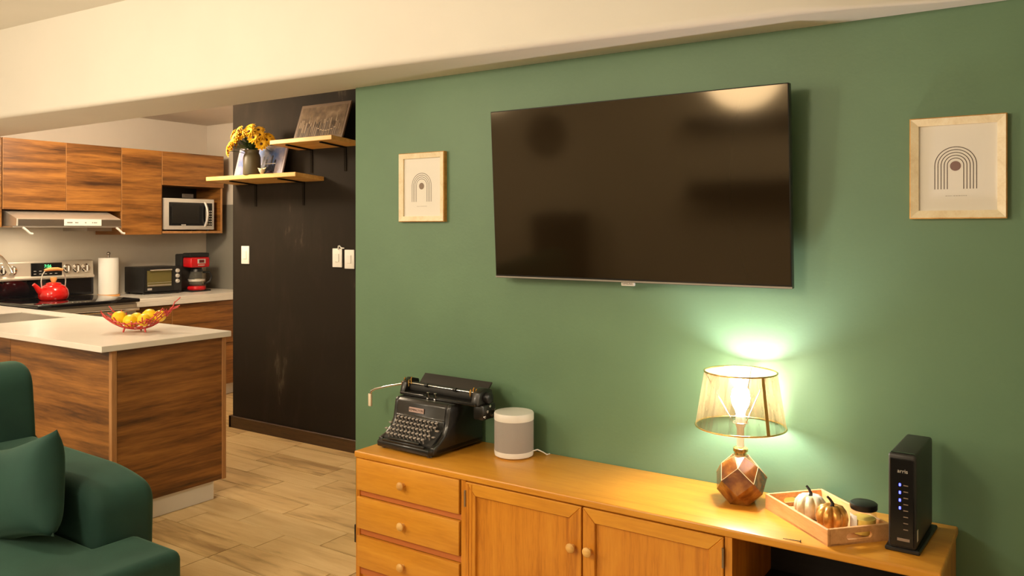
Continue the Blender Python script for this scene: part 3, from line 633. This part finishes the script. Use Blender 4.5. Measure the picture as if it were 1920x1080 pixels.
for z0, z1, kz in ((.394, .522, .456), (.239, .367, .299), (.083, .209, .140)):
    d = MB().box(SX0+.016, -1.856, SF-.004, SF+.022, z0, z1, .003, 2).build('drawer_front', 'pine', sb, 40); knob(-2.128, kz, d)
for x0, x1, kx in ((-1.826, -1.339, -1.369), (-1.333, -.849, -1.306)):
    z0, z1, fw = .062, .520, .046; dr = MB().box(x0+fw-.006, x1-fw+.006, SF+.008, SF+.016, z0+fw-.006, z1-fw+.006).build('door_panel', 'pine_vertical', sb)
    fr = MB()
    for pts, mt, nm in (([(x0, z0), (x0+fw, z0+fw), (x0+fw, z1-fw), (x0, z1)], 'pine_vertical', 'stile'), ([(x1, z0), (x1, z1), (x1-fw, z1-fw), (x1-fw, z0+fw)], 'pine_vertical', 'stile'),
                        ([(x0, z1), (x0+fw, z1-fw), (x1-fw, z1-fw), (x1, z1)], 'pine', 'rail'), ([(x0, z0), (x1, z0), (x1-fw, z0+fw), (x0+fw, z0+fw)], 'pine', 'rail')):
        o = MB().prism(pts, 'y', SF-.003, SF+.020, .002, 1).build(nm, mt, dr, 40)
    knob(kx, .382, dr)
    hx = x0 if x0 < -1.5 else x1
    for hz in (.46, .11):
        hc = .42 if x0 > -1.5 else hz
        MB().tube([(hx, SF-.005, hz-.03), (hx, SF-.005, hz+.03)], .004, 8).build('hinge', 'dark_steel', dr)
gr = MB()
for k in range(2): gr.box(-1.826+.012+.014*k, -1.826+.016+.014*k, SF-.0045, SF-.0025, .066, .515)
gr.build('bead', 'pine_vertical', sb)
tag(MB().box(SX0-.008, SX0+.004, SF+.005, SF+.03, .172, .245, .002, 1).build('side_latch', 'black_plastic', sb), 'black metal latch')
cb = MB(); random.seed(6)
for k in range(4):
    cb.tube([(-.52+.06*k/4+.05*math.cos(a/3+k), 2.52+.05*math.sin(a/3+k), .30+.006+.02*k+.012*(math.sin(a*.9+k)+1)) for a in range(0, 20)], .005, 6)
tag(cb.build('cable_bundle', 'charcoal', None, 60), 'loose dark cable bundle lying inside the open sideboard bay', 'cable')

# ================================================================== typewriter
ty = thing('typewriter', 'vintage black typewriter with long return lever on the sideboard', 'typewriter', (-2.205, 2.475, .55), R(-3))
W2 = .155
MB().prism([(-W2+.012, 0), (W2-.012, 0), (W2, .03), (W2, .33), (-W2, .33), (-W2, .03)], 'z', .008, .034, .006, 2).build('base', 'typewriter_black', ty, 40, False)
prof = [(.02, .01), (.02, .040), (.055, .052), (.085, .075), (.105, .11), (.112, .15), (.116, .180), (.128, .192), (.26, .192), (.315, .165), (.325, .10), (.325, .01)]
for s in (-1, 1): MB().prism(prof, 'x', s*W2-(.024 if s > 0 else 0), s*W2+(.024 if s < 0 else 0), .005, 2).build('side_cheek', 'typewriter_black', ty, 40, False)
MB().prism([(.095, .03), (.100, .125), (.107, .128), (.112, .180), (.126, .193), (.24, .193), (.24, .03)], 'x', -W2+.02, W2-.02, .004, 2).build('hood', 'typewriter_black', ty, 40, False)
np_ = MB().box(-.062, .022, -.002, .002, -.010, .010, .001, 1, Matrix.Translation((0, .1065, .152)) @ Matrix.Rotation(R(-6), 4, 'X')).build('name_plate', 'plate_pink', ty, None, False)
text('lettering', 'REMINGTON', .0135, 'ink_dark', np_, (-.02, .1040, .152), FY, .0003, False)
MB().box(-W2+.026, W2-.026, .103, .106, .124, .128).build('hood_trim', 'dark_steel', ty, None, False)
MB().prism([(.03, .034), (.03, .042), (.098, .092), (.098, .034)], 'x', -W2+.022, W2-.022).build('key_bed', 'black_matte', ty, None, False)
MB().box(-.085, .085, .006, .020, .044, .054, .004, 2).build('space_bar', 'typewriter_black', ty, 40, False)
MB().box(-.115, .115, .003, .018, .033, .043, .003, 2).build('front_rail', 'typewriter_black', ty, 40, False)
k0 = MB().lathe([(.0025, -.016), (.0025, -.001), (.0068, 0), (.0074, .003), (.006, .0042), (0, .0042)], 14).build('key', 'key_cap', ty, 50, False); fk = True
for r, (n, off) in enumerate(((10, .0), (11, .006), (10, .0), (11, .006), (11, 0))):
    yy = .026+.0175*r; zz = .062+.0135*r
    for k in range(n):
        x = (k-(n-1)/2)*.0215+off-.006
        if fk: k0.location = (x, yy, zz); k0.rotation_euler = (R(18), 0, 0); fk = False
        else: copy_mesh(k0, ty, (x, yy, zz), (R(18), 0, 0))
for sx in (-1, 1):
    for yy, zz in ((.045, .072), (.068, .092)): MB().box(sx*.131-.007, sx*.131+.007, yy-.006, yy+.006, zz, zz+.006, .002, 1).build('margin_key', 'key_cap', ty, None, False)
# carriage
CXL, CXR = -.185, .275; cy, cz = .215, .222
MB().tube([(CXL+.03, cy, cz), (CXR-.03, cy, cz)], .021, 24).build('platen', 'black_matte', ty, 50, False)
MB().box(CXL+.02, CXR-.02, .155, .255, .193, .206, .003, 1).build('carriage_rail', 'typewriter_black', ty, 40, False)
MB().prism([(.225, .215), (.232, .212), (.288, .268), (.282, .272)], 'x', CXL+.05, CXR-.035, .001, 1).build('paper_table', 'typewriter_black', ty, None, False)
MB().tube([(CXL+.045, .192, .240), (CXR-.04, .192, .240)], .0032, 8).build('paper_bail', 'chrome', ty, 60, False)
for x in (-.05, .11): MB().tube([(x, .192, .240), (x+.014, .192, .240)], .008, 12).build('bail_roller', 'black_plastic', ty, 50, False)
for x0, x1, q in ((CXL+.012, CXL+.04, .04), (CXR-.05, CXR-.012, .055)): MB().prism([(.16, .195), (.175, .245), (.21, .262), (.255, .25), (.265, .195)], 'x', x0, x1, .004, 2).build('end_plate', 'typewriter_black', ty, 40, False)
for x0, x1 in ((CXL-.012, CXL+.014), (CXR-.014, CXR+.012)): MB().tube([(x0, cy, cz), (x0+.003, cy, cz), (x1-.003, cy, cz), (x1, cy, cz)], [.018, .022, .022, .018], 20).build('platen_knob', 'black_plastic', ty, 50, False)
MB().box(CXR-.05, CXR+.004, .175, .262, .135, .198, .010, 2).build('carriage_motor_box', 'typewriter_black', ty, 40, False)
mb = MB(); random.seed(9)
for k in range(5): mb.lathe([(0, 0), (.006, 0), (.006, .004), (0, .005)], 10, mat=Matrix.Translation((CXR+.004, .185+.016*k, .150+.02*(k % 3))) @ Matrix.Rotation(R(90), 4, 'Y'))
mb.build('gear_screws', 'chrome', ty, 50, False)
MB().tube([(CXL+.005, .19, .232), (CXL-.07, .19, .215), (CXL-.165, .19, .190), (CXL-.190, .19, .178), (CXL-.198, .188, .160)], [.005, .005, .005, .006, .006], 10).build('return_lever', 'chrome', ty, 60, False)
tag(MB().box(CXL-.207, CXL-.189, .182, .194, .108, .166, .004, 2).build('lever_handle', 'ivory', ty, 40, False), 'worn ivory lever tip')
mb = MB()
for x, z in ((CXL+.0, .245), (CXL+.015, .262), (CXL+.04, .255), (CXL+.055, .268), (CXR-.075, .252), (CXR-.058, .262), (CXR-.045, .258)): mb.tube([(x, .19, z-.03), (x+.003, .186, z-.006), (x+.008, .186, z)], .003, 6)
mb.build('margin_lever', 'brass', ty, 50, False)
mb = MB()
for x in (-.005, .035): mb.box(x, x+.010, .150, .162, .193, .222, .002, 1)
mb.box(-.03, .055, .156, .160, .205, .209).build('type_guide', 'chrome', ty, None, False)
for x in (-.125, .125):
    for y in (.03, .30): MB().lathe([(0, 0), (.012, 0), (.010, .010), (0, .010)], 12, (x, y, 0)).build('foot', 'black_plastic', ty, 50, False)
# ================================================================== speaker
sk = thing('smart_speaker', 'round grey fabric speaker with white top and base on the sideboard', 'speaker', (-1.815, 2.705, .55))
MB().lathe([(0, 0), (.066, 0), (.077, .006), (.079, .018), (.079, .026), (0, .026)], 40).build('base_ring', 'white_plastic', sk, 50, False)
t = plain('speaker_mesh', (.34, .31, .28), .8); v = t.coords((1, 1, 1)); t.bump(t.noise(v, 500, 1), .5, .002)
MB().lathe([(.078, .026), (.0785, .03), (.0785, .142), (.078, .146)], 40).build('fabric_sleeve', 'speaker_mesh', sk, 180, False)
MB().lathe([(.079, .146), (.0795, .150), (.0795, .170), (.077, .175), (.04, .176), (0, .176)], 40).build('top_cap', 'white_plastic', sk, 40, False)
MB().tube([(.076, .02, .025), (.092, .03, .03), (.104, .05, .018), (.11, .07, .004), (.112, .09, .003)], .0025, 8).build('power_cord', 'white_plastic', sk, 60, False)
# ================================================================== table lamp
lp = thing('table_lamp', 'lit table lamp with faceted amber base and sheer gold shade', 'lamp', (-.884, 2.664, .55))
hb = bmesh.new(); NF = 5; base_a = R(-71.5-8)
def ringpts(r, z, off): return [hb.verts.new((r*math.cos(base_a+off+2*math.pi*k/NF), r*math.sin(base_a+off+2*math.pi*k/NF), z)) for k in range(NF)]
h36 = math.pi/NF
ringpts(.047, 0, h36); ringpts(.077, .040, 0); ringpts(.0865, .083, h36); ringpts(.062, .126, 0); ringpts(.026, .155, h36)
bmesh.ops.convex_hull(hb, input=hb.verts[:]); bmesh.ops.dissolve_limit(hb, angle_limit=R(14), verts=hb.verts[:], edges=hb.edges[:])
em = MB()
for e_ in hb.edges:
    a, b_ = e_.verts[0].co, e_.verts[1].co
    if max(a.z, b_.z) > .10 and min(a.z, b_.z) > .06: em.tube([a*1.0, b_*1.0], .0011, 5)
bd = MB()._merge(hb).build('faceted_base', 'ceramic_amber', lp, None, False)
em.build('facet_edges', 'ceramic_line', bd, None, False)
MB().lathe([(0, .148), (.020, .148), (.019, .165), (.024, .168), (.024, .178), (.018, .182), (0, .182)], 24).build('neck', 'brass', lp, 40, False)
MB().lathe([(0, .18), (.012, .18), (.012, .245), (.016, .25), (.016, .285), (0, .285)], 20).build('socket', 'white_plastic', lp, 40, False)
MB().lathe([(0, .285), (.013, .285), (.016, .30), (.028, .325), (.031, .345), (.027, .368), (.015, .383), (0, .387)], 24).build('bulb', 'bulb_glow', lp, 60, False)
ZB, ZTp, RB, RT = .250, .430, .146, .117
MB().lathe([(RB, ZB), ((RB+RT)/2, (ZB+ZTp)/2), (RT, ZTp)], 48).build('shade', 'shade_film', lp, 180, False)
def ring_tube(r, z, th): return [(r*math.cos(2*math.pi*k/40), r*math.sin(2*math.pi*k/40), z) for k in range(41)], th
for r, z, nm in ((RB, ZB, 'shade_lower_ring'), (RT, ZTp, 'shade_upper_ring')): MB().tube(*ring_tube(r, z, .0028), 8).build(nm, 'brass', lp, 60, False)
a = R(-36); b_ = MB()
sd = [(r*1.006*math.cos(a+da), r*1.006*math.sin(a+da), z) for r, z, da in ((RB, ZB, -.045), (RB, ZB, .045), (RT, ZTp, .045), (RT, ZTp, -.045))]
b_.quad(sd).build('shade_seam', 'gold_band', lp, None, False)
b_ = MB()
for k in range(3):
    a = R(-150+120*k); b_.tube([(.024*math.cos(a), .024*math.sin(a), .262), (RT*.985*math.cos(a), RT*.985*math.sin(a), ZTp-.004)], .0016, 6)
b_.tube(*ring_tube(.024, .262, .002), 8).build('shade_carrier', 'chrome', lp, 60, False)
# ================================================================== tray and what it holds
ta = math.atan2(.223, -.244); TX, TY = -.553, 2.422
tr = thing('serving_tray', 'light wooden serving tray with handle slots at the right of the sideboard', 'tray', (TX, TY, .55), ta)
# local x runs along the long side (away from front corner), local -y runs towards the short side
LT, WTr, HTr, tt = .330, .208, .048, .009
MB().box(0, LT, -WTr, 0, 0, .006).build('bottom', 'tray_wood', tr, None, False)
for y0 in (-tt, -WTr): MB().box(0, LT, y0, y0+tt, .0, HTr, .0015, 1).build('long_side', 'tray_wood', tr, None, False)
def handle_end(x0, x1):
    c = -WTr/2; hw, z0, z1 = .042, .014, .032; m = MB()
    m.box(x0, x1, -WTr+tt, c-hw, 0, HTr); m.box(x0, x1, c+hw, -tt, 0, HTr); 
    def arcs(sgn): return [(c+sgn*(hw-.009)+sgn*.009*math.cos(q), (z0+z1)/2+.009*math.sin(q)) for q in [math.pi/2-math.pi*k/8 for k in range(9)]]
    ra, la = arcs(1), arcs(-1)
    m.prism([(c-hw, HTr)]+[(c-hw, (z0+z1)/2)]+la[:5][::-1]+ra[:5]+[(c+hw, (z0+z1)/2), (c+hw, HTr)], 'x', x0, x1)
    m.prism([(c-hw, 0), (c+hw, 0), (c+hw, (z0+z1)/2)]+ra[4:]+la[4:][::-1]+[(c-hw, (z0+z1)/2)], 'x', x0, x1)
    return m
handle_end(0, tt).build('handle_end', 'tray_wood', tr, None, False); handle_end(LT-tt, LT).build('handle_end', 'tray_wood', tr, None, False)
def pumpkin(label, mat, loc, r, h, rot):
    p = thing('decorative_pumpkin', label, 'pumpkin', loc, rot, 'small pumpkins on the tray')
    fn = lambda a, rr, z: .80+.22*abs(math.cos(a*4))**.6
    MB().lathe([(0, .05*h), (.35*r, 0), (.75*r, .06*h), (.98*r, .28*h), (1.04*r, .5*h), (.97*r, .74*h), (.72*r, .94*h), (.4*r, 1.0*h), (.15*r, .93*h), (0, .9*h)], 64, fn=fn).build('body', mat, p, 60, False)
    MB().tube([(0, 0, .9*h), (.002, -.001, 1.05*h), (-.004, .003, 1.2*h), (-.012, .006, 1.32*h)], [.007, .005, .004, .0035], 8).build('stem', 'black_matte', p, 60, False)
pumpkin('cream pumpkin with dark stem on the wooden tray', 'pumpkin_white', (-.648, 2.615, .556), .046, .074, R(10))
pumpkin('shiny golden pumpkin on the wooden tray beside the candle jar', 'pumpkin_gold', (-.570, 2.552, .556), .045, .074, R(40))
jr = thing('candle_jar', 'glass jar of yellow candle wax with black lid on the tray', 'candle', (-.485, 2.570, .556))
MB().lathe([(.030, .0), (.0355, .004), (.0365, .02), (.0365, .066), (.033, .073), (.031, .073), (.034, .064), (.034, .006), (0, .004)], 32).build('glass', 'clear_glass', jr, 60, False)
MB().lathe([(0, .005), (.033, .005), (.0335, .048), (0, .047)], 32).build('wax', 'candle_wax', jr, 50, False)
MB().lathe([(0, .073), (.036, .073), (.038, .076), (.038, .090), (.034, .093), (0, .093)], 32).build('lid', 'black_plastic', jr, 40, False)
m = MB()
for k in range(9):
    a0, a1 = R(180+8*k), R(188+8*k); m.quad([(.0371*math.cos(a0), .0371*math.sin(a0), .012), (.0371*math.cos(a1), .0371*math.sin(a1), .012), (.0371*math.cos(a1), .0371*math.sin(a1), .060), (.0371*math.cos(a0), .0371*math.sin(a0), .060)])
m.build('paper_label', 'sticker', jr, None, False)
# router
ro = thing('wifi_router', 'upright black internet router with blue lights at the sideboard end', 'router', (-.366, 2.62, .55), R(-2))
MB().box(-.036, .036, -.128, .135, .012, .275, .008, 3).build('body', 'charcoal', ro, 40, False)
MB().prism([(-.045, -.128), (.045, -.128), (.050, .135), (-.050, .135)], 'z', 0, .012, .003, 1).build('foot', 'black_plastic', ro, None, False)
fp = MB().box(-.031, .031, -.1305, -.127, .018, .262, .002, 1).build('front_panel', 'black_gloss', ro, None, False)
for k in range(4):
    MB().box(-.0075, -.0025, -.1315, -.130, .186-.0215*k, .194-.0215*k, .001, 1).build('status_light', 'blue_led', ro, None, False)
m = MB()
for k in range(8): m.box(.004, .016, -.1312, -.1304, .188-.0175*k, .1905-.0175*k)
m.build('status_marks', 'ink_brown', fp, None, False)
text('brand_letters', 'arris', .015, 'silver_plastic', fp, (.002, -.1309, .228), FY, .0003, False)
MB().box(-.012, .020, -.1312, -.1304, .034, .042).build('base_mark', 'ink_brown', fp, None, False)
MB().box(.0362, .0366, -.118, -.100, .034, .066).build('side_sticker', 'sticker', ro, None, False)
MB().box(-.03, .03, -.120, -.110, .2755, .2765).build('top_groove', 'black_gloss', ro, None, False)
nl = thing('loose_nail', 'small black nail lying at the sideboard front edge', 'nail', (-.648, 2.412, .5525), R(6))
MB().tube([(-.026, 0, 0), (.022, 0, 0)], [.0008, .0014], 8).build('shank', 'black_plastic', nl, 60, False)
MB().tube([(.022, 0, 0), (.0235, 0, 0)], .0045, 12).build('head', 'black_plastic', nl, 60, False)

# ================================================================== sofa
so = thing('velvet_sofa', 'dark green velvet sofa with rounded arm in the lower left corner', 'sofa', (-3.0, .7, 0))
def soft(x0, x1, y0, y1, z0, z1, bev, seg=6, mat=None): return MB().box(x0, x1, y0, y1, z0, z1, bev, seg, mat)
def soft_prism(pts, ax, a0, a1, bev): return MB().prism(pts, ax, a0, a1, bev, 5)
MB().box(-3.62, -2.62, -.42, 1.62, .08, .26, .02, 3).build('base', 'velvet', so, 40)
def rounded(pts, rad, n=7):
    out = []
    for i, p in enumerate(pts):
        p = Vector(p); a = Vector(pts[i-1]); b = Vector(pts[(i+1) % len(pts)]); r = rad[i]
        if r <= 0: out.append(tuple(p)); continue
        p0 = p+(a-p).normalized()*r; p1 = p+(b-p).normalized()*r
        for k in range(n+1):
            t = k/n; out.append(tuple(p0*(1-t)**2+p*2*t*(1-t)+p1*t*t))
    return out
bkp = rounded([(-3.72, .10), (-3.395, .10), (-3.405, .60), (-3.44, .915), (-3.64, .915)], [.02, .02, .1, .10, .09])
MB().prism(bkp, 'y', -.45, 1.655, .035, 6, None, True).build('backrest', 'velvet', so, 180)
def arm(y0, y1):
    return MB().prism(rounded([(-3.50, .10), (-2.62, .10), (-2.605, .575), (-2.78, .615), (-3.50, .628)], [.01, .03, .075, .09, .01]), 'y', y0, y1, .045, 6, None, True)
arm(1.44, 1.665).build('arm', 'velvet', so, 180); arm(-.46, -.24).build('arm', 'velvet', so, 180)
cs = [(-3.39, -.235), (-2.60, -.235), (-2.60, -.42), (-2.33, -.42), (-2.33, 1.58), (-2.60, 1.58), (-2.60, 1.436), (-3.39, 1.436)]
MB().prism(cs, 'z', .262, .428, .034, 6).build('seat_cushion', 'velvet', so, 40)
for y in (-.3, 1.5):
    for x in (-3.55, -2.72): MB().lathe([(0, 0), (.018, 0), (.026, .085), (0, .085)], 14, (x, y, 0)).build('leg', 'dark_wood', so, 40)
def cushion(label, loc, rot, w_, h_, t_):
    b = bmesh.new(); n = 22; top = []; bot = []
    for i in range(n+1):
        ra, rb_ = [], []
        for j in range(n+1):
            u, v = 2*i/n-1, 2*j/n-1
            pin = 1-.10*(1-abs(u)**2.2)*abs(v)**3; pin2 = 1-.10*(1-abs(v)**2.2)*abs(u)**3
            th = t_*((1-u**4)*(1-v**4))**.55
            ra.append(b.verts.new((u*w_/2*pin2, -th/2, v*h_/2*pin))); rb_.append(ra[-1] if (i in (0, n) or j in (0, n)) else b.verts.new((u*w_/2*pin2, th/2, v*h_/2*pin)))
        top.append(ra); bot.append(rb_)
    for i in range(n):
        for j in range(n):
            b.faces.new((top[i][j], top[i+1][j], top[i+1][j+1], top[i][j+1]))
            q = [bot[i][j], bot[i][j+1], bot[i+1][j+1], bot[i+1][j]]
            b.faces.new(q)
    bmesh.ops.recalc_face_normals(b, faces=b.faces[:])
    o = MB()._merge(b).build('throw_pillow', 'velvet', None, 180); o.location = loc; o.rotation_euler = rot; return tag(o, label, 'pillow', 'green velvet pillows on the sofa')
cushion('large green velvet pillow propped in front of the sofa arm', (-2.885, 1.345, .578), (R(-10), R(-17), R(0)), .46, .33, .15)
cushion('green velvet pillow tucked behind the front pillow against the backrest', (-3.22, 1.10, .60), (R(-12), R(0), R(82)), .44, .34, .13)

# ================================================================== wall opposite the television (seen as reflections in the screen)
for z, lab in ((1.90, 'upper dark shelf on the opposite wall, reflected in the television'), (1.27, 'lower dark shelf on the opposite wall, reflected in the television')):
    s = thing('wall_shelf', lab, 'shelf', (-2.25, -2.0, z), 0, 'dark shelves opposite the television')
    dz = .055 if z > 1.5 else .085
    MB().box(-2.90, -1.5, -1.998, -1.76, z+dz-.02, z+dz).build('top_board', 'dark_wood', s); MB().box(-2.90, -1.5, -1.998, -1.76, z-dz, z-dz+.02).build('bottom_board', 'dark_wood', s)
    MB().box(-2.90, -1.5, -1.78, -1.762, z-dz+.02, z+dz-.02).build('front_panel', 'dark_wood', s)
    for x in (-2.90, -1.52): MB().box(x, x+.02, -1.998, -1.78, z-dz+.02, z+dz-.02).build('end_panel', 'dark_wood', s)
ck = thing('wall_clock', 'round dark wall clock opposite the television, reflected in the screen', 'clock', (-4.53, -2.0, 1.9))
T = Matrix.Rotation(R(-90), 4, 'X')
MB().lathe([(0, .001), (.23, .001), (.235, .02), (.22, .03), (.215, .02), (0, .018)], 48, mat=T).build('dial', plain('clock_dark', (.16, .13, .10), .5).m, ck, 40, False)
MB().box(-.004, .004, .022, .026, 0, .16, mat=Matrix.Rotation(R(166), 4, 'Y')).build('hand', 'paper_white', ck, None, False)
m = MB()
for k in range(4): m.box(-.004, .004, .021, .023, .17, .20, mat=Matrix.Rotation(R(90*k), 4, 'Y'))
m.build('hour_marks', 'paper_white', ck, None, False)
ch = thing('tall_cabinet', 'tall black cabinet by the opposite wall, reflected as a dark block in the television', 'cabinet', (-4.32, -1.8, 0))
MB().box(-4.56, -4.08, -1.98, -1.62, .04, 1.08, .01, 2).build('body', 'black_matte', ch); MB().box(-4.54, -4.10, -1.625, -1.612, .10, 1.04).build('door', 'black_matte', ch)
MB().box(-4.58, -4.06, -1.99, -1.60, 0, .04, .005, 1).build('plinth', 'black_plastic', ch)
